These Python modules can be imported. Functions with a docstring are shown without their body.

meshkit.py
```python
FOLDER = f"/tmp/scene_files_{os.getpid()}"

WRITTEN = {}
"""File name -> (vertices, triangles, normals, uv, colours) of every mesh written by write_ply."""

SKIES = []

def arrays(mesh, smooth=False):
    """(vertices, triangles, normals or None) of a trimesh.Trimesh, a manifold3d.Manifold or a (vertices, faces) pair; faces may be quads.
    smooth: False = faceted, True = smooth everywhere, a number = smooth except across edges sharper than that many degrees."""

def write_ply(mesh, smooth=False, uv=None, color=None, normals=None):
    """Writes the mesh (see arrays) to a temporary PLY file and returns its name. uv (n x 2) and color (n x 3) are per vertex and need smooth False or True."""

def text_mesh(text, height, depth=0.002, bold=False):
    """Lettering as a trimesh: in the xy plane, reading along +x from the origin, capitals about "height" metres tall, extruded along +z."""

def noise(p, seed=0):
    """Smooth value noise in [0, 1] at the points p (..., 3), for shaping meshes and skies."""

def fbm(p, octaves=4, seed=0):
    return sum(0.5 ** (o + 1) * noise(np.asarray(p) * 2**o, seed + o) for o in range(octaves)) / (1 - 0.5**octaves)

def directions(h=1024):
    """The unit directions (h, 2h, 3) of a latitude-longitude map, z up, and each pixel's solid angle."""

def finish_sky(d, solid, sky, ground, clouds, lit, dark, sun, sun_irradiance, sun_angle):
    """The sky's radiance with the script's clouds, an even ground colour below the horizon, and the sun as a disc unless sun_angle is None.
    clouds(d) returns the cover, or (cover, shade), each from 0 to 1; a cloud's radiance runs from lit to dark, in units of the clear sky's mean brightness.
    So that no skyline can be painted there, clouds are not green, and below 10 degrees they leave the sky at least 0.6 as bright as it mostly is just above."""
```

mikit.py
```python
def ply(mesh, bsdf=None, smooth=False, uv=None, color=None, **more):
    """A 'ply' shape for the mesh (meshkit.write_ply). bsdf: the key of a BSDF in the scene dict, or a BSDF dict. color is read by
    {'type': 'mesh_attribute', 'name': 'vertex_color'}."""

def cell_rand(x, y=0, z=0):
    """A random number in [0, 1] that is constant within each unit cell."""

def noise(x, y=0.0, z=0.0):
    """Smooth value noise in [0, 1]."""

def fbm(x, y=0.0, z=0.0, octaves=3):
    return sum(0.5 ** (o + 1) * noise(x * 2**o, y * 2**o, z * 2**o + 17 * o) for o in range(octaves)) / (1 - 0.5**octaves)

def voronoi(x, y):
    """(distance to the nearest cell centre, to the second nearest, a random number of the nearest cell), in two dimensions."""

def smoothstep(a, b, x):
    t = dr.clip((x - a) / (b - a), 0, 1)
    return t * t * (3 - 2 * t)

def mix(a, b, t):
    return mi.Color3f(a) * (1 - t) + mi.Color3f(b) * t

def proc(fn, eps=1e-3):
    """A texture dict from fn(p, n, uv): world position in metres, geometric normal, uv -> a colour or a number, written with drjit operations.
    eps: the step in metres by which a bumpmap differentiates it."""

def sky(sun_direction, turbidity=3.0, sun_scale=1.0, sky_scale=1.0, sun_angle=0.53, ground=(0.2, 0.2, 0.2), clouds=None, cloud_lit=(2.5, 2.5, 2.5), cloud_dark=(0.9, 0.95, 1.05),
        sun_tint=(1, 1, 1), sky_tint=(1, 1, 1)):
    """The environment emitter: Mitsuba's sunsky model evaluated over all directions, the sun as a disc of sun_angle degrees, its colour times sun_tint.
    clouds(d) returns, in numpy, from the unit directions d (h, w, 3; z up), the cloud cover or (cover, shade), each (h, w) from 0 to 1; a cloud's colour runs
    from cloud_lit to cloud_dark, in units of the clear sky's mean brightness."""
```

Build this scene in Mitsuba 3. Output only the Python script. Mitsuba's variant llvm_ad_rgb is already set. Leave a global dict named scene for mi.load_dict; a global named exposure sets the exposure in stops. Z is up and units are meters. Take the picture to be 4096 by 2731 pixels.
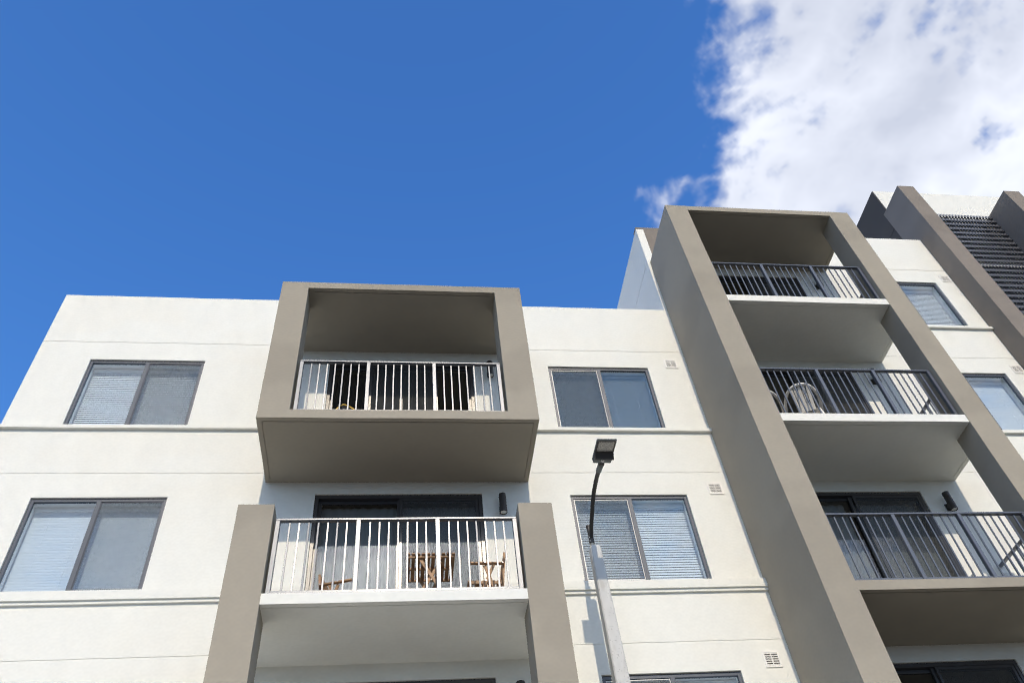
import math
import numpy as np, trimesh, manifold3d as m3d, drjit as dr, mitsuba as mi, mikit, meshkit
from mikit import proc, noise, fbm, smoothstep, mix, cell_rand
from shapely.geometry import Polygon, box as sbox
from shapely.ops import unary_union

rng = np.random.default_rng(7)
scene, labels = {"type": "scene"}, {}

# ------------------------------------------------------------------ camera, sky, exposure
EYE = np.array([0.0, -10.505, 1.6])
FWD = np.array([0.13163004, 0.65119011, 0.74741218])
UP = np.array([-0.01940412, -0.75213553, 0.65872272])
scene["camera"] = {
    "type": "perspective", "fov": 63.332, "fov_axis": "x", "near_clip": 0.1, "far_clip": 3000.0,
    "to_world": mi.ScalarTransform4f().look_at(origin=EYE.tolist(), target=(EYE + FWD).tolist(), up=UP.tolist()),
}
exposure = 0.98
SUN = (0.0305, -1.0, 0.747)


def cloud_cover(d):
    """A cloud bank on a flat layer: cover and shade by where the direction meets the layer."""
    z = np.maximum(d[..., 2], 0.06)
    px, py = d[..., 0] / z, d[..., 1] / z
    q = np.stack([px, py, np.zeros_like(px)], -1)
    w1 = meshkit.fbm(q * 5.0 + 3.1, 3, seed=5) - 0.5
    w2 = meshkit.fbm(q * 5.0 + 9.7, 3, seed=9) - 0.5
    wq = q + 0.12 * np.stack([w1, w2, np.zeros_like(w1)], -1)
    n = meshkit.fbm(wq * 9.0, 6, seed=21) - 0.5
    big = meshkit.fbm(wq * 2.2 + 4.4, 3, seed=33) - 0.5
    puff = sum(0.55 ** k * np.abs(2 * meshkit.noise(wq * 13.0 * 2.1 ** k + 7.0 * k, seed=50 + k) - 1) for k in range(5)) / 2.1
    fine = meshkit.fbm(q * 60.0, 4, seed=13) - 0.5
    edge = np.interp(py, [0.0, 0.30, 0.325, 0.36, 0.42, 0.455, 0.49, 0.55, 0.61, 0.70, 1.2], [0.30, 0.335, 0.372, 0.386, 0.406, 0.402, 0.428, 0.430, 0.412, 0.395, 0.30])
    s = np.clip((px - edge) * 9.0, -1.0, 0.0) + 0.78 * (1 - np.exp(-np.maximum(px - edge, 0) * 22.0))

    def bump(x, y, r):
        return np.exp(-((px - x) ** 2 + (py - y) ** 2) / (r * r))

    ell = lambda x, y, a, b, th: np.exp(-((((px - x) * math.cos(th) + (py - y) * math.sin(th)) / a) ** 2 + ((-(px - x) * math.sin(th) + (py - y) * math.cos(th)) / b) ** 2))  # noqa: E731
    s = s + 0.52 * ell(0.354, 0.592, 0.034, 0.082, -0.45) + 0.42 * bump(0.324, 0.592, 0.018) + 0.30 * bump(0.388, 0.575, 0.022)
    s = s - 0.42 * bump(0.432, 0.340, 0.022) - 0.38 * ell(0.492, 0.448, 0.045, 0.010, -0.55) - 0.34 * bump(0.580, 0.322, 0.026)
    s = s - 0.34 * bump(0.665, 0.322, 0.04) - 0.30 * bump(0.835, 0.47, 0.03) - 0.22 * bump(0.72, 0.36, 0.04)
    front = 1.0 / (1.0 + np.exp(-(py - 0.02) / 0.05))
    behind = meshkit.fbm(wq * 2.2 + 40.03, 3, seed=33) - 0.5
    back = behind * 2.8 + 0.20
    s = s * front + back * (1 - front)
    r = np.hypot(px, py)
    low = np.clip((r - 1.25) / 0.45, 0, 1)          # broken cloud all round, low over the horizon
    s = s * (1 - low) + (big * 2.4 + 0.34) * low
    toward_sun = np.degrees(np.arccos(np.clip(d @ (np.array(SUN) / np.linalg.norm(SUN)), -1, 1)))
    glow = np.exp(-toward_sun / 7.0)      # thin cloud close to the sun scatters its light forward
    v = s + 0.42 * n + 0.9 * (0.36 - puff) + 0.42 * fine + 1.0 * glow
    cover = np.clip((v + 0.11) / 0.72, 0, 1)
    cover = cover * cover * (3 - 2 * cover)
    soft = meshkit.fbm(wq * 6.0 + 12.0, 4, seed=41)
    puffs = np.clip(0.50 + 1.5 * (soft - 0.50) + 0.7 * (0.36 - puff) - 0.35 * (1 - cover), 0, 1)
    shade = np.clip(1.0 - 0.05 * puffs - 0.9 * glow, 0, 1)
    return cover * 0.97, shade


scene["sky"] = mikit.sky(SUN, turbidity=2.6, sun_scale=1.0, sky_scale=2.82, sun_tint=(0.955, 1.012, 1.12), sky_tint=(0.56, 0.965, 1.40), ground=(0.16, 0.155, 0.145),
                         clouds=cloud_cover, cloud_lit=(15.0, 14.9, 14.6), cloud_dark=(1.33, 1.42, 1.66))

# ------------------------------------------------------------------ materials


def two(b):
    return {"type": "twosided", "bsdf": b}


def stucco(tone, patch, amount, seed, grain=0.0016):
    a, b = mi.Color3f(*tone), mi.Color3f(*patch)

    def colour(p, n, uv):
        big = smoothstep(0.48, 0.66, fbm(p.x * 0.7 + seed, p.y * 0.7, p.z * 0.9, 3))
        streak = fbm(p.x * 5.0 + seed, p.y * 5.0, p.z * 1.1, 3)
        speck = noise(p.x * 34 + seed, p.y * 34, p.z * 34)
        return mix(a, b, big * amount) * (0.945 + 0.06 * streak + 0.05 * speck)

    def relief(p, n, uv):
        return fbm(p.x * 42 + seed, p.y * 42, p.z * 42, 3) + 0.9 * noise(p.x * 9, p.y * 9 + seed, p.z * 9)

    return two({"type": "bumpmap", "texture": proc(relief, 2e-3), "scale": grain, "bsdf": {"type": "diffuse", "reflectance": proc(colour)}})


scene["white_stucco"] = stucco((0.788, 0.793, 0.738), (0.785, 0.768, 0.685), 0.35, 3.0)
scene["greige_stucco"] = stucco((0.364, 0.333, 0.273), (0.333, 0.304, 0.250), 1.0, 11.0)
scene["taupe_stucco"] = stucco((0.262, 0.234, 0.206), (0.235, 0.210, 0.186), 1.0, 17.0)
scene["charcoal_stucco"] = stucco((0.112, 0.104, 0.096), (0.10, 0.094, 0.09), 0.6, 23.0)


def coat(c, rough, spec=0.5, metal=0.0):
    return two({"type": "principled", "base_color": {"type": "rgb", "value": c}, "roughness": rough, "specular": spec, "metallic": metal})


scene["railing_paint"] = coat([0.115, 0.128, 0.152], 0.34, 0.7, 0.3)
scene["frame_paint"] = coat([0.074, 0.086, 0.108], 0.38, 0.5)
scene["door_paint"] = coat([0.035, 0.037, 0.042], 0.30, 0.8)
scene["black_paint"] = coat([0.022, 0.021, 0.021], 0.5)
scene["lamp_black"] = coat([0.035, 0.032, 0.03], 0.45)
scene["lamp_grey"] = coat([0.10, 0.115, 0.115], 0.45)
scene["steel"] = coat([0.42, 0.39, 0.33], 0.5, 0.5, 0.5)
scene["bolt_metal"] = coat([0.75, 0.74, 0.72], 0.35, 0.5, 0.9)
scene["screen_metal"] = coat([0.5, 0.5, 0.5], 0.4, 0.5, 0.3)
scene["vent_plastic"] = coat([0.80, 0.79, 0.75], 0.5)
scene["vent_dark"] = coat([0.12, 0.115, 0.105], 0.7, 0.3)
scene["blind_grey"] = coat([0.66, 0.67, 0.66], 0.5, 0.3)
scene["blind_white"] = coat([0.84, 0.84, 0.81], 0.5, 0.3)
scene["cord_white"] = coat([0.8, 0.8, 0.78], 0.7, 0.2)
scene["yellow_paint"] = coat([0.75, 0.47, 0.06], 0.4)
scene["black_fabric"] = coat([0.02, 0.02, 0.022], 0.8, 0.2)
scene["louvre_metal"] = coat([0.075, 0.08, 0.095], 0.40, 0.6)
scene["room_paint"] = two({"type": "diffuse", "reflectance": {"type": "rgb", "value": [0.34, 0.33, 0.31]}})
scene["roof_membrane"] = two({"type": "diffuse", "reflectance": {"type": "rgb", "value": [0.68, 0.67, 0.64]}})
scene["window_glass"] = {"type": "thindielectric", "int_ior": 1.52, "specular_transmittance": {"type": "rgb", "value": [0.77, 0.86, 0.95]}}
scene["door_glass"] = {"type": "thindielectric", "int_ior": 1.52, "specular_transmittance": {"type": "rgb", "value": [0.42, 0.465, 0.50]}}
scene["lens_glass"] = two({"type": "principled", "base_color": {"type": "rgb", "value": [0.72, 0.70, 0.64]}, "roughness": 0.15, "specular": 0.5})
scene["sensor_white"] = coat([0.85, 0.84, 0.8], 0.3)


scene["screen_mesh"] = two({"type": "diffuse", "reflectance": {"type": "rgb", "value": [0.13, 0.14, 0.15]}})


def curtain_tone(p, n, uv):
    return mi.Color3f(0.72, 0.72, 0.70) * (0.94 + 0.1 * noise(p.x * 14, 0.0, p.z * 0.6))


scene["curtain_cloth"] = two({"type": "diffuse", "reflectance": proc(curtain_tone)})
scene["dark_curtain_cloth"] = two({"type": "diffuse", "reflectance": {"type": "rgb", "value": [0.045, 0.05, 0.06]}})


def wood_tone(p, n, uv):
    g = fbm(p.x * 30, p.y * 30, p.z * 30, 3)
    f = noise(p.x * 9 + p.z * 4, p.y * 9, p.z * 9)
    return mix((0.48, 0.30, 0.175), (0.27, 0.16, 0.085), smoothstep(0.3, 0.75, 0.6 * g + 0.4 * f))


scene["wood"] = two({"type": "principled", "base_color": proc(wood_tone), "roughness": 0.55, "specular": 0.35})
scene["thin_plastic"] = {"type": "principledthin", "base_color": {"type": "rgb", "value": [0.76, 0.74, 0.69]}, "roughness": 0.45, "diff_trans": 0.50, "spec_trans": 0.0, "eta": 1.4}
scene["solid_plastic"] = coat([0.76, 0.74, 0.70], 0.42, 0.5)


def concrete_tone(p, n, uv):
    s = smoothstep(0.55, 0.8, fbm(p.x * 9, p.y * 9, p.z * 3.2, 4))
    pit = smoothstep(0.80, 0.9, noise(p.x * 45, p.y * 45, p.z * 45))
    return mix((0.60, 0.605, 0.59), (0.50, 0.49, 0.46), s) * (0.93 + 0.1 * noise(p.x * 25, p.y * 25, p.z * 8)) * (1 - 0.25 * pit)


def concrete_relief(p, n, uv):
    return fbm(p.x * 30, p.y * 30, p.z * 24, 3)


scene["pole_concrete"] = two({"type": "bumpmap", "texture": proc(concrete_relief, 2e-3), "scale": 0.003, "bsdf": {"type": "diffuse", "reflectance": proc(concrete_tone)}})


def asphalt_tone(p, n, uv):
    return mi.Color3f(0.095, 0.092, 0.085) * (0.7 + 0.6 * noise(p.x * 30, p.y * 30))


def paving_tone(p, n, uv):
    return mi.Color3f(0.57, 0.55, 0.50) * (0.8 + 0.4 * fbm(p.x * 2, p.y * 2, 0.0, 3))


scene["asphalt"] = two({"type": "diffuse", "reflectance": proc(asphalt_tone)})
scene["paving_concrete"] = two({"type": "diffuse", "reflectance": proc(paving_tone)})

# ------------------------------------------------------------------ helpers
T4 = mi.ScalarTransform4f
counts = {}


def key_of(name, parent=None):
    k = f"{parent}__{name}" if parent else name
    n = counts.get(k, 0)
    counts[k] = n + 1
    return k if n == 0 else f"{k}_{n:03d}"


def obj(name, mesh, mat, parent=None, label=None, smooth=False, kind=None):
    k = key_of(name, parent)
    shape = mikit.ply(mesh, mat, smooth=smooth) if not isinstance(mesh, dict) else dict(mesh)
    scene[k] = shape
    if label or kind:
        labels[k] = {a: b for a, b in (("label", label), ("kind", kind)) if b}
    return k


def thing(name, label, cat, group=None):
    k = key_of(name)
    labels[k] = {"label": label, "category": cat}
    if group:
        labels[k]["group"] = group
    return k


def part(name, parent, label=None):
    k = key_of(name, parent)
    if label:
        labels[k] = {"label": label}
    return k


def bx(x0, x1, y0, y1, z0, z1):
    m = trimesh.creation.box((x1 - x0, y1 - y0, z1 - z0))
    m.apply_translation(((x0 + x1) / 2, (y0 + y1) / 2, (z0 + z1) / 2))
    return m


def mbx(x0, x1, y0, y1, z0, z1):
    return m3d.Manifold.cube((x1 - x0, y1 - y0, z1 - z0)).translate((x0, y0, z0))


def cat(*ms):
    return trimesh.util.concatenate([m for m in ms])


def to_tri(man):
    m = man.to_mesh()
    return trimesh.Trimesh(np.array(m.vert_properties[:, :3]), np.array(m.tri_verts), process=False)


def rough(man, size=0.3, amp=0.006, seed=0):
    """A trowelled solid: edges wander by a few millimetres."""
    t = to_tri(man.refine_to_length(size)) if isinstance(man, m3d.Manifold) else man
    v = np.array(t.vertices)
    off = np.stack([meshkit.fbm(v * 2.3 + 10 * k + seed, 3, seed=k + 1) - 0.5 for k in range(3)], -1)
    return trimesh.Trimesh(v + 2 * amp * off, t.faces, process=False)


def bar(a, b, w, t, side=(0, 1, 0)):
    """A straight bar from a to b, w wide across, t thick along side."""
    a, b, s = np.array(a, float), np.array(b, float), np.array(side, float)
    d = b - a
    L = np.linalg.norm(d)
    d /= L
    s = s - d * (s @ d)
    s /= np.linalg.norm(s)
    c = np.cross(d, s)
    m = to_tri(rounded(w, t, L, min(w, t) * 0.16))
    M = np.eye(4)
    M[:3, 0], M[:3, 1], M[:3, 2], M[:3, 3] = c, s, d, (a + b) / 2
    m.apply_transform(M)
    if np.linalg.det(M[:3, :3]) < 0:
        m.invert()
    return m


def rounded(w, t, L, c):
    """A box centred at the origin with chamfered edges."""
    pts = []
    for sx in (-1, 1):
        for sy in (-1, 1):
            for sz in (-1, 1):
                x, y, z = sx * w / 2, sy * t / 2, sz * L / 2
                pts += [(x - sx * c, y - sy * c, z), (x - sx * c, y, z - sz * c), (x, y - sy * c, z - sz * c)]
    return m3d.Manifold.hull_points(np.array(pts))


def cbox(x0, x1, y0, y1, z0, z1, c=0.003):
    m = to_tri(rounded(x1 - x0, y1 - y0, z1 - z0, c))
    m.apply_translation(((x0 + x1) / 2, (y0 + y1) / 2, (z0 + z1) / 2))
    return m


def tube(pts, r, n=14, closed=False):
    p = np.array(pts, float)
    r = np.broadcast_to(r, (len(p),))
    t = np.gradient(p, axis=0)
    t /= np.linalg.norm(t, axis=1, keepdims=True)
    u = np.cross(t[0], [0, 0, 1.0])
    if np.linalg.norm(u) < 1e-3:
        u = np.cross(t[0], [1.0, 0, 0])
    u /= np.linalg.norm(u)
    rings = []
    for i in range(len(p)):
        u = u - t[i] * (u @ t[i])
        u /= np.linalg.norm(u)
        w = np.cross(t[i], u)
        a = np.arange(n) * 2 * np.pi / n
        rings.append(p[i] + r[i] * (np.cos(a)[:, None] * u + np.sin(a)[:, None] * w))
    v = np.vstack(rings + [p[:1], p[-1:]])
    f = []
    for i in range(len(p) - 1):
        for j in range(n):
            a, b, c, d = i * n + j, i * n + (j + 1) % n, (i + 1) * n + (j + 1) % n, (i + 1) * n + j
            f += [(a, b, c), (a, c, d)]
    e0, e1 = len(v) - 2, len(v) - 1
    for j in range(n):
        f.append((e0, (j + 1) % n, j))
        f.append((e1, (len(p) - 1) * n + j, (len(p) - 1) * n + (j + 1) % n))
    return trimesh.Trimesh(v, f, process=False)


def curve(pts, n=24):
    """A smooth curve through the points."""
    from scipy.interpolate import CubicSpline
    p = np.array(pts, float)
    s = np.concatenate([[0], np.cumsum(np.linalg.norm(np.diff(p, axis=0), axis=1))])
    return CubicSpline(s, p)(np.linspace(0, s[-1], n))


def facade(poly, y0, y1):
    """The polygon, given in x and z, extruded from y0 (front) to y1."""
    polys = getattr(poly, "geoms", [poly])
    ms = [trimesh.creation.extrude_polygon(p, y1 - y0, engine="earcut") for p in polys]
    m = cat(*ms)
    v = np.array(m.vertices)
    return trimesh.Trimesh(np.stack([v[:, 0], y1 - v[:, 2], v[:, 1]], -1), m.faces, process=False)


def wavy(x0, x1, z, seed, amp=0.006, step=0.14):
    xs = np.linspace(x0, x1, max(2, int((x1 - x0) / step) + 1))
    n = meshkit.fbm(np.stack([xs * 3.1, np.full_like(xs, z * 3.7), np.full_like(xs, seed)], -1), 3) - 0.5
    return [(x, z + 2 * amp * q) for x, q in zip(xs, n)]


# ------------------------------------------------------------------ ground
obj("ground", bx(-600, 600, -600, 600, -0.6, 0.0), "asphalt")
labels["ground"] = {"label": "dark asphalt ground in front of the building", "kind": "structure"}
obj("pavement", bx(-40, 4.6, -6.5, -0.02, -0.1, 0.13), "paving_concrete")
labels["pavement"] = {"label": "pale concrete pavement along the foot of the building", "kind": "structure"}

# ------------------------------------------------------------------ the building
B = thing("apartment_building", "white stucco apartment block with brown framed balconies and stepped roofline under a blue sky", "building")
G = [0.0, 4.272, 7.322, 10.373, 13.42, 16.487, 17.785]
PAR, XL, XT, XE = 14.754, -6.354, 5.437, 12.709
GAP = 0.010
WIN = [  # x0, x1, z0, z1, half with the insect screen, tilt of the slats
    (-5.424, -3.482, 11.365, 12.966, 1, 68), (-5.420, -3.476, 8.300, 9.916, 1, 86),
    (2.744, 4.692, 11.365, 12.966, 0, -24), (2.744, 4.699, 8.300, 9.916, 0, 67),
    (2.745, 4.706, 5.250, 6.886, 0, 70), (10.280, 12.225, 14.415, 16.017, 0, 66), (10.280, 12.225, 11.365, 12.966, 0, 86),
]
DOOR = [(-1.29, 1.316, 10.351, 13.004), (-1.29, 1.316, 7.288, 9.954), (-1.29, 1.316, 4.24, 6.904),
        (6.261, 8.867, 13.400, 16.055), (6.261, 8.867, 10.349, 13.004), (6.261, 8.867, 7.303, 9.956), (6.261, 8.867, 4.25, 6.915)]
holes = unary_union([sbox(a, c, b, d) for a, b, c, d, *_ in WIN] + [sbox(a, c, b, d) for a, b, c, d in DOOR])


def wall_panel(x0, x1, z0, z1, seed, mat="white_stucco", y0=0.0, y1=0.25, cut=True, label=None):
    ring = wavy(x0, x1, z0, seed) + wavy(x0, x1, z1, seed + 1)[::-1]
    p = Polygon(ring)
    if cut:
        p = p.difference(holes)
    obj("wall_panel", facade(p, y0, y1), mat, B, label=label)


for i in range(4):
    wall_panel(XL, XE, G[i] + (GAP if i else 0), G[i + 1] - GAP, i * 2.0)
wall_panel(XL, XT, G[4] + GAP, PAR, 9.0)
wall_panel(XT, XE, G[4] + GAP, G[5] - GAP, 11.0)
wall_panel(XT, 5.616, G[5] + GAP, G[6], 13.0)
wall_panel(9.5, XE, G[5] + GAP, G[6], 15.0)
obj("wall_panel", rough(mbx(5.50, 9.56, 0.12, 0.32, G[5] - 0.3, 18.055), seed=4), "taupe_stucco", B, label="brown wall panel above the roof of the tall balcony frame")
for z in G[1:5]:   # the bottom of each control joint
    obj("wall_joint", facade(sbox(XL + 0.002, z - 0.03, XE - 0.02, z + 0.03).difference(holes), 0.007, 0.2), "white_stucco", B)
obj("wall_joint", bx(XT + 0.002, XE - 0.02, 0.007, 0.11, G[5] - 0.03, G[5] + 0.03), "white_stucco", B)

# left end wall of the upper storeys: blue in the shade, one joint
obj("side_wall", bx(XT + 0.001, 5.60, 0.25, 8.0, PAR - 0.6, G[5] - 0.010), "white_stucco", B)
obj("side_wall", bx(XT + 0.001, 5.60, 0.25, 8.0, G[5] + 0.010, 17.785), "white_stucco", B)
obj("wall_joint", bx(XT + 0.014, 5.59, 0.2, 7.9, G[5] - 0.02, G[5] + 0.02), "greige_stucco", B)
obj("side_wall", bx(XL, XL + 0.25, 0.25, 8.0, 0.0, PAR), "white_stucco", B)
obj("back_wall", bx(XL, 20.0, 8.0, 8.25, 0.0, 17.7), "white_stucco", B)
obj("side_wall", bx(19.75, 20.0, 0.5, 8.0, 0.0, 17.7), "white_stucco", B)
obj("roof", bx(XL + 0.24, XT + 0.03, 0.24, 8.02, 14.0, 14.2), "roof_membrane", B)
obj("roof", bx(XT + 0.1, 19.8, 0.33, 8.02, 17.2, 17.4), "roof_membrane", B)

# sill bands
DX = [(XL, -1.33), (1.356, 5.5), (5.966, 6.22), (8.905, XE)]
for x0, x1 in DX:
    obj("sill_band", rough(mbx(x0 if x0 != XL else XL, x1, -0.062, 0.03, 11.280, 11.347), 0.3, 0.005, seed=1), "white_stucco", B)
    obj("sill_band", rough(mbx(x0, x1, -0.066, 0.03, 8.146, 8.287) + mbx(x0, x1, -0.037, 0.03, 8.098, 8.15), 0.3, 0.005, seed=2), "white_stucco", B)
    obj("sill_band", rough(mbx(x0, x1, -0.066, 0.03, 5.096, 5.237), 0.3, 0.005, seed=3), "white_stucco", B)
obj("sill_band", rough(mbx(8.905, XE, -0.062, 0.03, 14.330, 14.397), 0.3, 0.005, seed=5), "white_stucco", B)


def rooms(x0, x1, z0, z1, mat="room_paint", depth=3.2):
    """The room behind an opening: five inward walls."""
    t = 0.06
    m = cat(bx(x0 - t, x0, 0.25, depth, z0 - t, z1 + t), bx(x1, x1 + t, 0.25, depth, z0 - t, z1 + t), bx(x0, x1, 0.25, depth, z0 - t, z0),
            bx(x0, x1, 0.25, depth, z1, z1 + t), bx(x0 - t, x1 + t, depth, depth + t, z0 - t, z1 + t))
    obj("room", m, mat, B)


def ring(x0, x1, z0, z1, w, y0, y1, c=0.003):
    return cat(cbox(x0, x0 + w, y0, y1, z0, z1, c), cbox(x1 - w, x1, y0, y1, z0, z1, c), cbox(x0 + w - 0.001, x1 - w + 0.001, y0 + 0.001, y1 - 0.001, z1 - w, z1, c), cbox(x0 + w - 0.001, x1 - w + 0.001, y0 + 0.001, y1 - 0.001, z0, z0 + w, c))


def sheet(x0, x1, z0, z1, y):
    return trimesh.Trimesh([(x0, y, z0), (x1, y, z0), (x1, y, z1), (x0, y, z1)], [(0, 1, 2), (0, 2, 3)], process=False)


def woven(x0, x1, z0, z1, y, pitch=0.008, w=0.0012):
    """Insect screen: fine upright and level strands."""
    v = []
    for x in np.arange(x0, x1, pitch):
        v += [(x, y, z0), (x + w, y, z0), (x + w, y, z1), (x, y, z1)]
    for z in np.arange(z0, z1, pitch):
        v += [(x0, y - 0.0006, z), (x1, y - 0.0006, z), (x1, y - 0.0006, z + w), (x0, y - 0.0006, z + w)]
    return np.array(v), np.arange(len(v)).reshape(-1, 4)


WLAB = ["sliding window with open slatted blind under the roof left of the boxed balcony", "sliding window with closed blind at the far left, lower row",
        "sliding window with dark blue blind under the roof right of the boxed balcony", "sliding window behind the street lamp, bright striped blind",
        "window cut off by the lower edge of the photo right of the pole", "uppermost window right of the tall balcony frame", "window at the right edge with a closed blind"]
BLAB = ["slatted blind, half open, in the window left of the boxed balcony", "closed pale blue-white blind in the lower far-left window",
        "blind with undersides showing dark blue in the window right of the boxed balcony", "bright half-open blind in the window behind the street lamp",
        "blind in the window cut off by the lower edge of the photo", "striped half-open blind in the uppermost window right of the tall frame", "closed smooth blind in the window at the right edge of the photo"]

slat_w, pitch = 0.050, 0.0452


def slat_mesh(L):
    a = np.linspace(-1, 1, 4)
    top = [(q * slat_w / 2, 0.0035 * (1 - q * q)) for q in a]
    prof = Polygon(top + [(x, z - 0.0016) for x, z in top[::-1]])
    m = trimesh.creation.extrude_polygon(prof, L, engine="earcut")
    v = np.array(m.vertices)
    return trimesh.Trimesh(np.stack([v[:, 2] - L / 2, v[:, 0], v[:, 1]], -1), m.faces, process=False)


for wi, (x0, x1, z0, z1, scr, tilt) in enumerate(WIN):
    W = part("window", B, WLAB[wi])
    xm = (x0 + x1) / 2
    obj("frame", ring(x0 + 0.004, x1 - 0.004, z0 + 0.004, z1 - 0.012, 0.048, 0.030, 0.078), "frame_paint", W)
    obj("mullion", cat(cbox(xm - 0.034, xm + 0.034, 0.024, 0.076, z0 + 0.05, z1 - 0.058)), "frame_paint", W)
    for h in (0, 1):
        a, b = (x0 + 0.05, xm - 0.03) if h == 0 else (xm + 0.03, x1 - 0.05)
        obj("pane", sheet(a, b, z0 + 0.05, z1 - 0.058, 0.064), "window_glass", W)
    a, b = (x0 + 0.055, xm - 0.032) if scr == 0 else (xm + 0.032, x1 - 0.055)
    obj("screen_frame", ring(a, b, z0 + 0.055, z1 - 0.066, 0.014, 0.040, 0.052, 0.002), "screen_metal" if scr == 0 else "frame_paint", W)
    obj("insect_screen", woven(a + 0.012, b - 0.012, z0 + 0.066, z1 - 0.078, 0.046), "screen_mesh", W, label="grey insect screen over half of the window")
    obj("lining", ring(x0, x1, z0, z1, 0.022, 0.080, 0.249, 0.001), "blind_white", W)
    V = thing("venetian_blind", BLAB[wi], "blind", "slatted blinds in the windows")
    yb = 0.226
    bl0, bl1 = x0 + 0.03, x1 - 0.03
    obj("head_rail", cbox(bl0, bl1, yb - 0.03, yb + 0.025, z1 - 0.10, z1 - 0.04), "blind_white", V)
    sm = mikit.ply(slat_mesh(bl1 - bl0), "blind_grey" if tilt > 80 else "blind_white", smooth=40)
    n = int((z1 - 0.12 - z0 - 0.04) / pitch)
    for k in range(n):
        z = z1 - 0.125 - k * pitch
        wob = float(rng.normal(0, 0.3))
        M = T4().translate([xm, yb, z]).rotate([0, 1, 0], float(rng.normal(0, 0.03))).rotate([1, 0, 0], tilt + wob)
        obj("slat", {**sm, "to_world": M}, None, V)
    obj("bottom_rail", cbox(bl0, bl1, yb - 0.022, yb + 0.022, z0 + 0.024, z0 + 0.042), "blind_white", V)
    for q in (0.14, 0.38, 0.62, 0.86):
        x = bl0 + q * (bl1 - bl0)
        obj("cord", tube([(x, yb - 0.027, z0 + 0.04), (x, yb - 0.027, z1 - 0.1)], 0.0014, 5), "cord_white", V)
    fl = z0 - 1.0
    rx = (max(x0 - 0.7, XL + 0.3) if x0 < 0 else x0 - 0.3, x1 + 0.45)
    rooms(rx[0], rx[1], fl, fl + 2.72)

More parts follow.
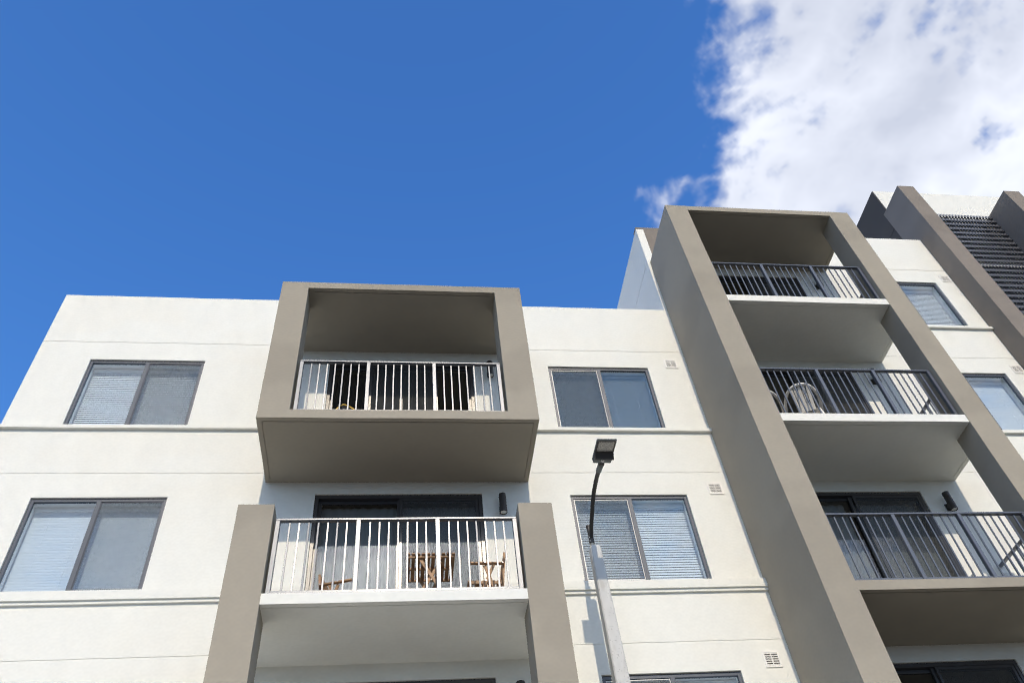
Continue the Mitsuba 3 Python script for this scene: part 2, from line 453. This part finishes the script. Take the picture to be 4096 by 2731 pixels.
# sliding doors
DLAB = ["dark sliding door inside the boxed balcony", "sliding door of the middle balcony, sun on its curtain", "sliding door at the lower edge of the photo below the middle balcony",
        "sliding door of the topmost balcony in the tall frame", "sliding door behind the plastic chairs in the tall frame", "sliding door of the lowest full balcony in the tall frame", "sliding door at the bottom right corner of the photo"]
SCR = [(-0.56, 0.66), (0.02, 1.25), (0.02, 1.25), (7.58, 8.80), (7.58, 8.80), (7.60, 8.81), (7.58, 8.80)]
for di, (x0, x1, z0, z1) in enumerate(DOOR):
    D = part("sliding_door", B, DLAB[di])
    xm = (x0 + x1) / 2
    obj("frame", ring(x0 + 0.004, x1 - 0.004, z0 + 0.004, z1 - 0.008, 0.055, 0.020, 0.15), "door_paint", D)
    for h in (0, 1):
        a, b = (x0 + 0.055, xm + 0.035) if h == 0 else (xm - 0.035, x1 - 0.055)
        y = 0.095 if h == 0 else 0.060
        obj("sash", ring(a, b, z0 + 0.058, z1 - 0.062, 0.058, y, y + 0.032), "door_paint", D)
        obj("pane", sheet(a + 0.05, b - 0.05, z0 + 0.1, z1 - 0.11, y + 0.016), "door_glass", D)
    a, b = SCR[di]
    obj("screen_frame", ring(a, b, z0 + 0.06, z1 - 0.064, 0.045, 0.027, 0.045), "door_paint", D)
    obj("insect_screen", woven(a + 0.04, b - 0.04, z0 + 0.09, z1 - 0.1, 0.036), "screen_mesh", D, label="grey insect screen on the sliding door")
    rooms(max(x0 - 0.9, 5.7) if x0 > 5 else x0 - 0.9, x1 + 0.42, z0, z0 + 2.78)


def curtain(x0, x1, z0, z1, y, waves, amp, mat, label, seed):
    nx, nz = int(waves * 12), 7
    r = np.random.default_rng(seed)
    u = np.linspace(0, 1, nx)
    ph = 2 * np.pi * waves * (u + 0.012 * np.sin(u * 23 + seed))
    prof = np.sign(np.sin(ph)) * np.abs(np.sin(ph)) ** 0.7 * amp * (0.7 + 0.5 * r.random(nx).cumsum() / nx)
    v, f = [], []
    for j in range(nz):
        t = j / (nz - 1)
        for i in range(nx):
            v.append((x0 + (x1 - x0) * u[i], y + prof[i] * (1 - 0.25 * t), z0 + (z1 - z0) * t))
    for j in range(nz - 1):
        for i in range(nx - 1):
            a = j * nx + i
            f.append((a, a + 1, a + nx + 1, a + nx))
    k = obj("curtain", (np.array(v), np.array(f)), mat, smooth=True)
    labels[k] = {"label": label, "category": "curtain", "group": "curtains behind the balcony doors"}


curtain(-1.20, 1.22, 7.33, 9.85, 0.232, 17, 0.018, "curtain_cloth", "sunlit white curtain behind the sliding door of the middle balcony", 2)
curtain(6.33, 7.50, 7.34, 9.85, 0.232, 7, 0.020, "curtain_cloth", "pale curtain behind the left pane of the lowest full tall-frame balcony door", 3)
curtain(7.62, 8.80, 7.34, 9.85, 0.236, 8, 0.018, "curtain_cloth", "curtain behind the screened right pane of the lowest full tall-frame balcony door", 4)
curtain(-1.20, -0.45, 10.40, 12.9, 0.24, 6, 0.024, "dark_curtain_cloth", "dark curtain behind the left pane of the boxed balcony door", 5)

# ------------------------------------------------------------------ balconies
F1 = -1.477
drip = 0.016


def soffit_grooves(x0, x1, yf, z, left=True, right=True):
    g = mbx(x0 + 0.07, x1 - 0.07, yf + 0.075, yf + 0.075 + drip, z - 0.01, z + 0.012)
    if left:
        g = g + mbx(x0 + 0.07, x0 + 0.07 + drip, yf + 0.08, -0.10, z - 0.01, z + 0.012)
    if right:
        g = g + mbx(x1 - 0.07 - drip, x1 - 0.07, yf + 0.08, -0.10, z - 0.01, z + 0.012)
    return g


bl, br, il, ir = -2.071, 2.088, -1.618, 1.625
man = (mbx(bl, br, F1, 0.03, 10.184, 10.351) - soffit_grooves(bl, br, F1, 10.184)) + (mbx(bl, br, F1, 0.03, 13.274, 13.432) - soffit_grooves(il + 0.02, ir - 0.02, F1, 13.274, False, False))
man = man + mbx(bl, il, F1, -1.006, 10.3, 13.3) + mbx(ir, br, F1, -1.006, 10.3, 13.3)
obj("balcony_box", rough(man, 0.3, 0.006, seed=6), "greige_stucco", B, label="square brown stucco box framing the upper middle balcony")

cl, cli, cri, crr, CT = -2.071, -1.608, 1.609, 2.076, 8.600
obj("column", rough(mbx(cl, cli, -1.497, -1.04, 0, CT), 0.3, 0.006, seed=7), "greige_stucco", B, label="brown stucco column left of the middle balcony")
obj("column", rough(mbx(cri, crr, -1.497, -1.04, 0, CT), 0.3, 0.006, seed=8), "greige_stucco", B, label="brown stucco column right of the middle balcony")
for zt, zb in ((7.288, 7.143), (4.24, 4.09)):
    s = mbx(cli - 0.01, cri + 0.01, -1.487, 0.03, zb, zt) + mbx(cl + 0.005, crr - 0.005, -1.038, 0.03, zb, zt)
    s = s - mbx(cli + 0.02, cri - 0.02, -1.41, -1.41 + drip, zb - 0.01, zb + 0.012)
    obj("balcony_slab", rough(s, 0.3, 0.003, seed=9), "white_stucco", B)

TF, tl, til, tir, tr = -1.497, 5.500, 5.967, 9.175, 9.641
obj("frame_wall", rough(mbx(tl, til, TF, 0.03, 0, 16.458), 0.3, 0.006, seed=10), "greige_stucco", B, label="left side wall of the tall brown balcony frame")
obj("column", rough(mbx(tir, tr, TF, -1.035, 0, 16.458), 0.3, 0.006, seed=11), "greige_stucco", B, label="right column of the tall brown balcony frame")
obj("frame_roof", rough((mbx(til - 0.002, tr, TF + 0.001, 0.03, 16.306, 16.456) - soffit_grooves(til, tr, TF, 16.306, False, True)) - mbx(tir - 0.001, tr + 0.1, TF - 0.1, -1.034, 16, 17), 0.3, 0.006, seed=12), "greige_stucco", B, label="brown roof slab of the tall balcony frame")
obj("frame_beam", rough((mbx(til - 0.002, tr, TF + 0.002, 0.03, 7.159, 7.303) - soffit_grooves(til, tr, TF, 7.159, False, True)) - mbx(tir - 0.001, tr + 0.1, TF - 0.1, -1.034, 7, 8), 0.3, 0.006, seed=13), "greige_stucco", B, label="brown cross beam low in the tall balcony frame")
for zt, zb in ((13.400, 13.234), (10.349, 10.187)):
    s = mbx(til - 0.002, tir + 0.002, -1.488, 0.03, zb, zt) + mbx(til, tr + 0.006, -1.034, 0.03, zb, zt)
    s = s - mbx(til + 0.01, tir - 0.01, -1.40, -1.40 + drip, zb - 0.01, zb + 0.012) - mbx(tr - 0.07 - drip, tr - 0.07, -1.0, -0.10, zb - 0.01, zb + 0.012)
    obj("balcony_slab", rough(s, 0.3, 0.003, seed=14), "white_stucco", B)
obj("balcony_slab", bx(til, tr, -1.48, 0.03, 4.10, 4.25), "white_stucco", B)

def floor_tone(p, n, uv):
    return mi.Color3f(0.23, 0.222, 0.20) * (0.8 + 0.4 * fbm(p.x * 7, p.y * 7, p.z, 3))


scene["floor_tile"] = two({"type": "diffuse", "reflectance": proc(floor_tone)})
for x0, x1, z, m in ((bl + 0.05, br - 0.05, 10.351, "floor_tile"), (cl + 0.05, crr - 0.05, 7.288, "floor_tile"), (cl + 0.05, crr - 0.05, 4.24, "paving_concrete"),
                     (til + 0.01, tr - 0.03, 13.400, "floor_tile"), (til + 0.01, tr - 0.03, 10.349, "floor_tile"), (til + 0.01, tr - 0.03, 7.303, "floor_tile"), (til + 0.01, tr - 0.03, 4.25, "floor_tile")):
    cut = mbx(x0 + 0.5 if x0 < 0 else x0, x1 - 0.5, -1.40, -0.005, z + 0.006, z + 0.014) + mbx(x0, x1, -1.0, -0.005, z + 0.006, z + 0.014)
    obj("balcony_floor", to_tri(cut), m, B)

# ------------------------------------------------------------------ railings
HR = 1.155


def railing(x0, x1, floor, label):
    R = part("railing", B, label)
    zt = floor + HR
    obj("handrail", cat(cbox(x0, x1, -1.405, -1.338, zt - 0.030, zt, 0.004), cbox(x0, x1, -1.394, -1.35, zt - 0.002, zt + 0.008, 0.003)), "railing_paint", R)
    obj("bottom_rail", cbox(x0 + 0.05, x1 - 0.05, -1.388, -1.350, floor + 0.06, floor + 0.095), "railing_paint", R)
    span = (x1 - x0 - 0.056) / 3
    pm = mikit.ply(cbox(-0.028, 0.028, -0.032, 0.032, -(HR - 0.03) / 2, (HR - 0.03) / 2, 0.003), "railing_paint")
    bh = HR - 0.03 - 0.094
    bm = mikit.ply(cbox(-0.0115, 0.0115, -0.009, 0.009, -bh / 2, bh / 2, 0.002), "railing_paint")
    for b in range(4):
        xp = x0 + 0.028 + b * span
        obj("post", {**pm, "to_world": T4().translate([xp, -1.372, floor + (HR - 0.03) / 2])}, None, R)
        if b < 3:
            for k in range(7):
                xb = xp + 0.028 + (span - 0.056) * (k + 1) / 8
                M = T4().translate([xb, -1.366, floor + 0.095 + bh / 2]).rotate([0, 0, 1], float(rng.normal(0, 1.6))).rotate([0, 1, 0], float(rng.normal(0, 0.05)))
                obj("baluster", {**bm, "to_world": M}, None, R)


def side_railing(x, y0, y1, floor, label):
    R = part("railing", B, label)
    zt = floor + HR
    obj("handrail", cbox(x - 0.033, x + 0.033, y0, y1, zt - 0.03, zt, 0.004), "railing_paint", R)
    obj("bottom_rail", cbox(x - 0.019, x + 0.019, y0, y1, floor + 0.06, floor + 0.095), "railing_paint", R)
    bh = HR - 0.03 - 0.094
    bm = mikit.ply(cbox(-0.009, 0.009, -0.0115, 0.0115, -bh / 2, bh / 2, 0.002), "railing_paint")
    for k in range(7):
        y = y0 + (y1 - y0) * (k + 1) / 8
        obj("baluster", {**bm, "to_world": T4().translate([x, y, floor + 0.095 + bh / 2])}, None, R)


railing(-1.580, 1.588, 10.351, "pale glinting metal railing of the boxed middle balcony")
railing(-1.578, 1.582, 7.288, "bright sunlit metal railing with the wooden table behind it")
railing(5.985, 9.155, 13.400, "dark metal railing of the topmost tall-frame balcony")
railing(5.985, 9.155, 10.349, "dark metal railing in front of the plastic chairs")
railing(5.985, 9.155, 7.303, "dark metal railing on the low brown beam of the tall frame")
for z in (13.400, 10.349, 7.303):
    side_railing(9.50, -1.033, -0.002, z, "short dark side railing between right column and wall")

# ------------------------------------------------------------------ fins, block and louvre screen at the right
FY0, FY1, FT = -0.49, 0.398, 19.560
obj("fin", rough(mbx(12.709, 13.153, FY0, FY1, 0, FT), 0.3, 0.006, seed=20), "taupe_stucco", B, label="tall brown fin wall left of the perforated louvres")
obj("fin", rough(mbx(15.735, 16.182, FY0, FY1, 0, FT), 0.3, 0.006, seed=21), "taupe_stucco", B, label="tall brown fin wall at the right edge of the photo")
obj("roof_block", rough(mbx(12.93, 19.9, 0.402, 7.9, 17.0, 20.79), 0.4, 0.0035, seed=22), "white_stucco", B, label="white block rising above the louvres")
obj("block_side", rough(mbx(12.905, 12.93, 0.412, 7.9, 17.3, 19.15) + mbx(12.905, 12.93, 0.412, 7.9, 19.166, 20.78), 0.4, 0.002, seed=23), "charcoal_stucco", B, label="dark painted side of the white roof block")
obj("wall_panel", bx(13.10, 15.78, 0.41, 0.6, 0.0, 17.05), "white_stucco", B)
obj("wall_panel", bx(16.15, 20.0, 0.0, 0.25, 0.0, 17.785), "white_stucco", B)
obj("wall_panel", bx(16.15, 20.0, 0.25, 0.5, 16.9, 17.7), "white_stucco", B)

LV = part("louvre_screen", B, "dark perforated metal louvres between the brown fin walls")
lx0, lx1, lp = 13.156, 15.732, 0.205


def perforated(w, h, rows, pitch_x, r, shift):
    p = sbox(0, 0, w, h)
    hs = []
    for ri in range(rows):
        zc = h * (ri + 0.5) / rows
        xs = np.arange(0.03 + (shift if ri % 2 else 0.0), w - 0.03, pitch_x)
        for x in xs:
            a = np.arange(8) * np.pi / 4 + 0.39
            hs.append(Polygon(np.stack([x + r * np.cos(a), zc + r * np.sin(a)], -1)))
    q = p.difference(unary_union(hs))
    v, f = trimesh.creation.triangulate_polygon(q, engine="earcut")
    return np.array(v), np.array(f)


# one blade: a face leaning outward and a web running back under it
hv, hf = perforated(lx1 - lx0, 0.115, 2, 0.089, 0.019, 0.0445)
wv, wf = perforated(lx1 - lx0, 0.085, 2, 0.089, 0.017, 0.0445)
face = trimesh.Trimesh(np.stack([lx0 + hv[:, 0], 0.262 + 0.018 * hv[:, 1] / 0.115, hv[:, 1]], -1), hf, process=False)
web = trimesh.Trimesh(np.stack([lx0 + wv[:, 0], 0.262 + 0.075 * wv[:, 1] / 0.085, -0.04 * wv[:, 1] / 0.085], -1), wf, process=False)
back = bx(lx0, lx1, 0.333, 0.337, -0.115, -0.038)
blade = mikit.ply(cat(face, web, back), "louvre_metal")
for k in range(42):
    obj("blade", {**blade, "to_world": T4().translate([0, 0, 19.40 - k * lp])}, None, LV)
for x in (lx0 + 0.35, (lx0 + lx1) / 2, lx1 - 0.35):
    obj("rail", bx(x - 0.02, x + 0.02, 0.345, 0.385, 10.8, 19.5), "louvre_metal", LV)

# ------------------------------------------------------------------ wall vents
VL = ["square cream wall vent by the top window right of the boxed balcony", "square cream wall vent above the window behind the street lamp", "lowest square cream wall vent beside the tall frame",
      "cream wall vent above the uppermost window by the brown fin", "cream wall vent near the right edge beside the fin, second from top"]
for (x, z), lab in zip(((5.180, 13.078), (5.222, 10.030), (5.204, 7.026), (12.550, 16.172), (12.566, 13.090)), VL):
    V = thing("wall_vent", lab, "vent", "square vents on the white walls")
    w = 0.122
    obj("rim", ring(x - w, x + w, z - w, z + w, 0.028, -0.016, 0.002, 0.003), "vent_plastic", V)
    obj("backing", bx(x - w + 0.01, x + w - 0.01, -0.0045, -0.001, z - w + 0.01, z + w - 0.01), "vent_dark", V)
    obj("centre_bar", cbox(x - 0.007, x + 0.007, -0.014, -0.004, z - w + 0.02, z + w - 0.02, 0.002), "vent_plastic", V)
    sm = mikit.ply(bar((-w + 0.02, 0, 0), (w - 0.02, 0, 0), 0.017, 0.006, (0, 1, 0.3)), "vent_plastic")
    for k in range(6):
        obj("slat", {**sm, "to_world": T4().translate([x, -0.010, z - 0.083 + k * 0.0332])}, None, V)

# ------------------------------------------------------------------ wall lamps
LL = ["black cylinder wall lamp inside the boxed balcony", "black cylinder wall lamp right of the middle balcony door", "black cylinder wall lamp at the lower edge of the photo",
      "black cylinder wall lamp of the topmost tall-frame balcony", "black cylinder wall lamp right of the plastic chairs", "black cylinder wall lamp of the lowest full tall-frame balcony"]
for (x, z0), lab in zip(((1.624, 12.574), (1.621, 9.493), (1.623, 6.424), (9.215, 15.585), (9.215, 12.534), (9.215, 9.484)), LL):
    L = thing("wall_lamp", lab, "wall lamp", "cylinder lamps on the balcony walls")
    h, r = 0.345, 0.057
    out = m3d.Manifold.cylinder(h, r, r, 32) - m3d.Manifold.cylinder(0.02, r - 0.008, r - 0.008, 32).translate((0, 0, -0.001)) - m3d.Manifold.cylinder(0.021, r - 0.008, r - 0.008, 32).translate((0, 0, h - 0.02))
    m = to_tri(out)
    m.apply_translation((x, -0.112, z0))
    obj("body", m, "lamp_black", L, smooth=35)
    ln = to_tri(m3d.Manifold.cylinder(0.004, r - 0.009, r - 0.009, 32))
    ln.apply_translation((x, -0.112, z0 + 0.010))
    obj("lens", ln, "lens_glass", L)
    obj("bracket", cat(cbox(x - 0.035, x + 0.035, -0.07, -0.012, z0 + 0.07, z0 + 0.17), cbox(x - 0.05, x + 0.05, -0.014, 0.0, z0 + 0.05, z0 + 0.19)), "lamp_black", L)

# ------------------------------------------------------------------ street lamp
S = thing("street_lamp", "concrete lamp pole with dark curved arm and flat black floodlight", "street lamp")
px, py, ptop = 2.800, -0.642, 8.457


def pole_ring(z, top=False):
    h = 0.0755 + 0.0090 * (ptop - z)
    c = 0.016
    pts = [(-h + c, -h), (h - c, -h), (h, -h + c), (h, h - c), (h - c, h), (-h + c, h), (-h, h - c), (-h, -h + c)]
    return [(px + 0.010 * (ptop - z) * 0.9 + a, py + b, z) for a, b in pts]


zs = np.concatenate([np.linspace(0, ptop - 0.03, 60)])
v, f = [], []
for z in zs:
    v += pole_ring(z)
v += [(px + (a - px) * 0.86, py + (b - py) * 0.86, ptop) for a, b, _ in pole_ring(ptop)]
R_ = len(zs) + 1
for i in range(R_ - 1):
    for j in range(8):
        f.append((i * 8 + j, i * 8 + (j + 1) % 8, (i + 1) * 8 + (j + 1) % 8, (i + 1) * 8 + j))
v = np.array(v)
v[:, :2] += 0.004 * np.stack([meshkit.fbm(v * 6 + 3, 3, seed=k) - 0.5 for k in (3, 4)], -1)
f = [t for q in f for t in ((q[0], q[1], q[2]), (q[0], q[2], q[3]))]
f += [((R_ - 1) * 8, (R_ - 1) * 8 + j, (R_ - 1) * 8 + j + 1) for j in range(1, 7)]
obj("pole", trimesh.Trimesh(v, f, process=False), "pole_concrete", S, smooth=20)
ax, ay = 2.768, -0.668
obj("pipe", tube([(ax, ay, 8.43), (ax, ay, 8.56)], 0.031, 20), "steel", S, smooth=40, label="bare threaded steel pipe at the pole top")
obj("stub", cat(tube([(ax - 0.004, ay + 0.002, 8.60), (ax - 0.010, ay + 0.004, 8.795)], 0.029, 20), tube([(ax - 0.010, ay + 0.004, 8.792), (ax - 0.0105, ay + 0.004, 8.812)], 0.035, 20)), "lamp_black", S, smooth=40, label="short capped pipe beside the arm")
arm = curve([(2.766, -0.690, 8.600), (2.768, -0.760, 8.690), (2.773, -0.917, 8.812), (2.781, -1.093, 8.948), (2.792, -1.325, 9.052), (2.799, -1.560, 9.078), (2.80, -1.64, 9.07)], 40)
obj("arm", tube(arm, 0.030, 18), "lamp_black", S, smooth=40)
col = obj("collar", tube([(ax, ay, 8.505), (ax, ay, 8.63)], 0.038, 20), "lamp_black", S, smooth=40)
for zz in (8.53, 8.59):
    for s in (-1, 1):
        obj("bolt", tube([(ax + s * 0.026, ay - 0.03, zz), (ax + s * 0.032, ay - 0.042, zz)], 0.006, 8), "bolt_metal", col)
HX = 2.797
H = part("lamp_head", S, "flat black floodlight with glass panel facing down")
obj("connector", cat(tube([(HX, -1.60, 9.072), (HX, -1.755, 9.050)], 0.040, 20), cbox(HX - 0.036, HX + 0.036, -1.80, -1.74, 9.02, 9.085, 0.008)), "lamp_grey", H, smooth=40)
obj("pivot", tube([(HX - 0.036, -1.795, 9.048), (HX + 0.036, -1.795, 9.048)], 0.036, 20), "lamp_black", H, smooth=40)
obj("housing", cat(cbox(HX - 0.140, HX + 0.140, -2.275, -1.84, 9.046, 9.082, 0.012), cbox(HX - 0.128, HX + 0.128, -1.96, -1.83, 9.015, 9.05, 0.008)), "lamp_grey", H)
obj("bezel", ring(0, 0.264, 0, 0.232, 0.026, 0, 0.010).apply_transform(np.array([[1, 0, 0, HX - 0.132], [0, 0, 1, -2.265], [0, -1, 0, 9.046], [0, 0, 0, 1.0]])), "lamp_black", H)


def led_tone(p, n, uv):
    u, w = (p.x - HX) * 62.0, (p.y + 2.15) * 62.0
    dx, dy = u - dr.floor(u) - 0.5, w - dr.floor(w) - 0.5
    dot = 1 - smoothstep(0.16, 0.24, dr.sqrt(dx * dx + dy * dy))
    return mix((0.28, 0.27, 0.245), (0.75, 0.73, 0.68), dot)


scene["led_board"] = two({"type": "principled", "base_color": proc(led_tone), "roughness": 0.25, "specular": 0.5})
obj("led_panel", cbox(HX - 0.108, HX + 0.108, -2.243, -2.055, 9.038, 9.046, 0.001), "led_board", H, label="pale panel of small light diodes behind glass")
w = Polygon([(-2.035, 9.046), (-2.035, 9.03), (-1.985, 8.955), (-1.965, 8.955), (-1.955, 9.02), (-1.955, 9.046)])
wm = trimesh.creation.extrude_polygon(w, 0.262, engine="earcut")
vv = np.array(wm.vertices)
wm = trimesh.Trimesh(np.stack([HX - 0.131 + vv[:, 2], vv[:, 0], vv[:, 1]], -1), wm.faces, process=False)
obj("bracket", wm, "lamp_black", H)
dome = trimesh.creation.icosphere(2, 0.024)
dome.apply_scale((1, 0.8, 0.8))
dome.apply_translation((HX, -1.885, 9.012))
obj("sensor", dome, "sensor_white", H, smooth=True, label="small white motion sensor dome")

# ------------------------------------------------------------------ wooden table and chairs
FL = 7.288
Tb = thing("folding_table", "square slatted wooden folding table behind the bright railing", "table")
tx0, tx1, ty0, ty1, tz = 0.108, 0.760, -1.235, -0.590, 7.985
for k in range(10):
    x = tx0 + (k + 0.5) * (tx1 - tx0) / 10
    obj("slat", cbox(x - 0.0235, x + 0.0235, ty0, ty1, tz, tz + 0.018, 0.004), "wood", Tb)
for y in (ty0 + 0.045, (ty0 + ty1) / 2, ty1 - 0.045):
    obj("crossbar", cbox(tx0 + 0.03, tx1 - 0.02, y - 0.014, y + 0.014, tz - 0.032, tz - 0.001, 0.004), "wood", Tb)
for y, sgn in ((ty0 + 0.075, 1), (ty1 - 0.11, -1)):
    obj("leg", bar((0.285, y, tz - 0.012), (0.67, y, FL + 0.002), 0.042, 0.022), "wood", Tb)
    obj("leg", bar((0.585, y + sgn * 0.024, tz - 0.012), (0.20, y + sgn * 0.024, FL + 0.002), 0.042, 0.022), "wood", Tb)
obj("stretcher", bar((0.435, ty0 + 0.06, 7.645), (0.435, ty1 - 0.07, 7.645), 0.014, 0.014, (1, 0, 0)), "bolt_metal", Tb)


def armchair(cx, cy, yaw, lab):
    """A folding wooden armchair facing +x before its turn about the vertical."""
    C = thing("folding_chair", lab, "chair", "wooden folding chairs on the middle balcony")
    c, s = math.cos(yaw), math.sin(yaw)

    def P(x, y, z):
        return (cx + c * x - s * y, cy + s * x + c * y, FL + z)

    sd = (-s, c, 0)
    fw = (c, s, 0)
    W = 0.23
    for sg in (-1, 1):
        y = sg * W
        obj("arm_rest", bar(P(-0.245, y, 0.728), P(0.215, y, 0.738), 0.026, 0.046, sd), "wood", C)
        obj("leg", bar(P(-0.20, y * 0.9, 0.002), P(0.02, y * 0.9, 0.715), 0.040, 0.020, sd), "wood", C)
        obj("leg", bar(P(0.215, y * 0.98, 0.002), P(-0.10, y * 0.98, 0.715), 0.040, 0.020, sd), "wood", C)
        obj("back_post", bar(P(-0.205, y * 0.8, 0.40), P(-0.265, y * 0.8, 0.93), 0.032, 0.022, sd), "wood", C)
        obj("seat_rail", bar(P(-0.21, y * 0.82, 0.455), P(0.245, y * 0.82, 0.465), 0.040, 0.022, sd), "wood", C)
        for x, z, yy in ((-0.22, 0.728, 1.11), (0.02, 0.736, 1.11), (0.02, 0.47, 1.0), (-0.03, 0.46, 1.0)):
            q0, q1 = P(x, y * yy, z), P(x, y * (yy + 0.035), z)
            obj("bolt", tube([q0, q1], 0.009, 10), "bolt_metal", C)
    for k in range(5):
        x = -0.17 + k * 0.098
        obj("seat_slat", bar(P(x, -W * 0.86, 0.487), P(x, W * 0.86, 0.487), 0.072, 0.016, (0, 0, 1)), "wood", C)
    for k in range(4):
        t = 0.56 + k * 0.115
        x = -0.205 - 0.06 * (t - 0.40) / 0.53
        obj("back_slat", bar(P(x, -W * 0.8, t), P(x, W * 0.8, t), 0.075, 0.014, fw), "wood", C)


armchair(1.185, -0.715, math.pi, "wooden folding armchair right of the slatted table")
armchair(-0.750, -0.330, -0.255, "wooden folding armchair at the left end of the middle balcony")

# ------------------------------------------------------------------ white plastic chairs
FB = 10.349


def sheet_solid(fn, nu, nv):
    u, v = np.meshgrid(np.linspace(0, 1, nu), np.linspace(0, 1, nv), indexing="ij")
    p = fn(u, v).reshape(-1, 3)
    f = []
    for i in range(nu - 1):
        for j in range(nv - 1):
            a = i * nv + j
            f.append((a, a + nv, a + nv + 1, a + 1))
    return p, np.array(f)


def plastic_chair(cx, cy, fx, fy, lab):
    C = thing("plastic_chair", lab, "chair", "white plastic chairs in the tall frame")
    n = math.hypot(fx, fy)
    fx, fy = fx / n, fy / n
    rx, ry = fy, -fx

    def P(a, b, z):          # a: to its right, b: forward
        a, b, z = np.broadcast_arrays(np.asarray(a, float), np.asarray(b, float), np.asarray(z, float))
        return np.stack([cx + rx * a + fx * b, cy + ry * a + fy * b, FB + z], -1)

    obj("seat", sheet_solid(lambda u, v: P((u - 0.5) * (0.42 + 0.06 * v), -0.21 + 0.45 * v, 0.43 - 0.02 * np.sin(np.pi * v) + 0.03 * (2 * u - 1) ** 2), 12, 10), "thin_plastic", C, smooth=True)
    # back: an arch that runs on into the arms, and fanned slats
    arch = curve([P(-0.285, 0.22, 0.615), P(-0.295, 0.06, 0.665), P(-0.285, -0.12, 0.72), P(-0.215, -0.30, 0.815), P(-0.11, -0.385, 0.862), P(0, -0.405, 0.874), P(0.11, -0.385, 0.862), P(0.215, -0.30, 0.815), P(0.285, -0.12, 0.72), P(0.295, 0.06, 0.665), P(0.285, 0.22, 0.615)], 60)
    obj("rim", tube(arch, 0.026, 12), "solid_plastic", C, smooth=50)
    for k in range(5):
        t = (k - 2) / 2
        obj("back_slat", sheet_solid(lambda u, v, t=t: P(0.115 * t * (1 - v) + 0.135 * t * v + (u - 0.5) * (0.050 + 0.004 * v), -0.215 - 0.10 * v - 0.065 * v * v, 0.42 + 0.43 * v - 0.035 * t * t * v), 3, 8), "thin_plastic", C, smooth=True)
    obj("back_base", sheet_solid(lambda u, v: P((u - 0.5) * 0.29, -0.212 - 0.012 * v, 0.42 + 0.12 * v), 6, 3), "thin_plastic", C, smooth=True)
    for sg in (-1, 1):
        obj("leg", tube(curve([P(sg * 0.285, 0.22, 0.615), P(sg * 0.275, 0.245, 0.45), P(sg * 0.285, 0.275, 0.002)], 12), np.linspace(0.027, 0.020, 12), 10), "solid_plastic", C, smooth=50)
        obj("leg", tube(curve([P(sg * 0.19, -0.20, 0.42), P(sg * 0.235, -0.30, 0.002)], 6), np.linspace(0.026, 0.020, 6), 10), "solid_plastic", C, smooth=50)


plastic_chair(6.835, -0.905, 0.41, 0.91, "white plastic armchair with fanned back behind the tall-frame railing")
plastic_chair(6.215, -0.735, 0.41, 0.91, "white plastic armchair mostly hidden by the left side wall of the tall frame")

# ------------------------------------------------------------------ low chair with a yellow rim
Y = thing("low_chair", "black seat back with rounded yellow rim behind the boxed balcony railing", "chair")
rim = curve([(-1.150, -0.99, 10.60), (-1.045, -0.995, 10.745), (-0.955, -1.0, 10.865), (-0.895, -1.0, 10.918), (-0.81, -1.0, 10.885), (-0.69, -0.998, 10.795), (-0.55, -0.99, 10.66)], 40)
obj("rim", tube(rim, 0.0125, 12), "yellow_paint", Y, smooth=50, label="yellow rim")
pl = np.vstack([rim, rim[::-1] * [1, 1, 0] + [0, 0.004, 10.58]])
nn = len(rim)
obj("back_panel", (np.array(pl), np.array([(i, i + 1, 2 * nn - 2 - i, 2 * nn - 1 - i) for i in range(nn - 1)])), "black_fabric", Y)
obj("seat", cbox(-1.13, -0.57, -0.99, -0.55, 10.56, 10.60, 0.01), "black_fabric", Y)
for x in (-1.11, -0.59):
    for y in (-0.97, -0.57):
        obj("leg", cbox(x - 0.012, x + 0.012, y - 0.012, y + 0.012, 10.351, 10.57), "black_paint", Y)
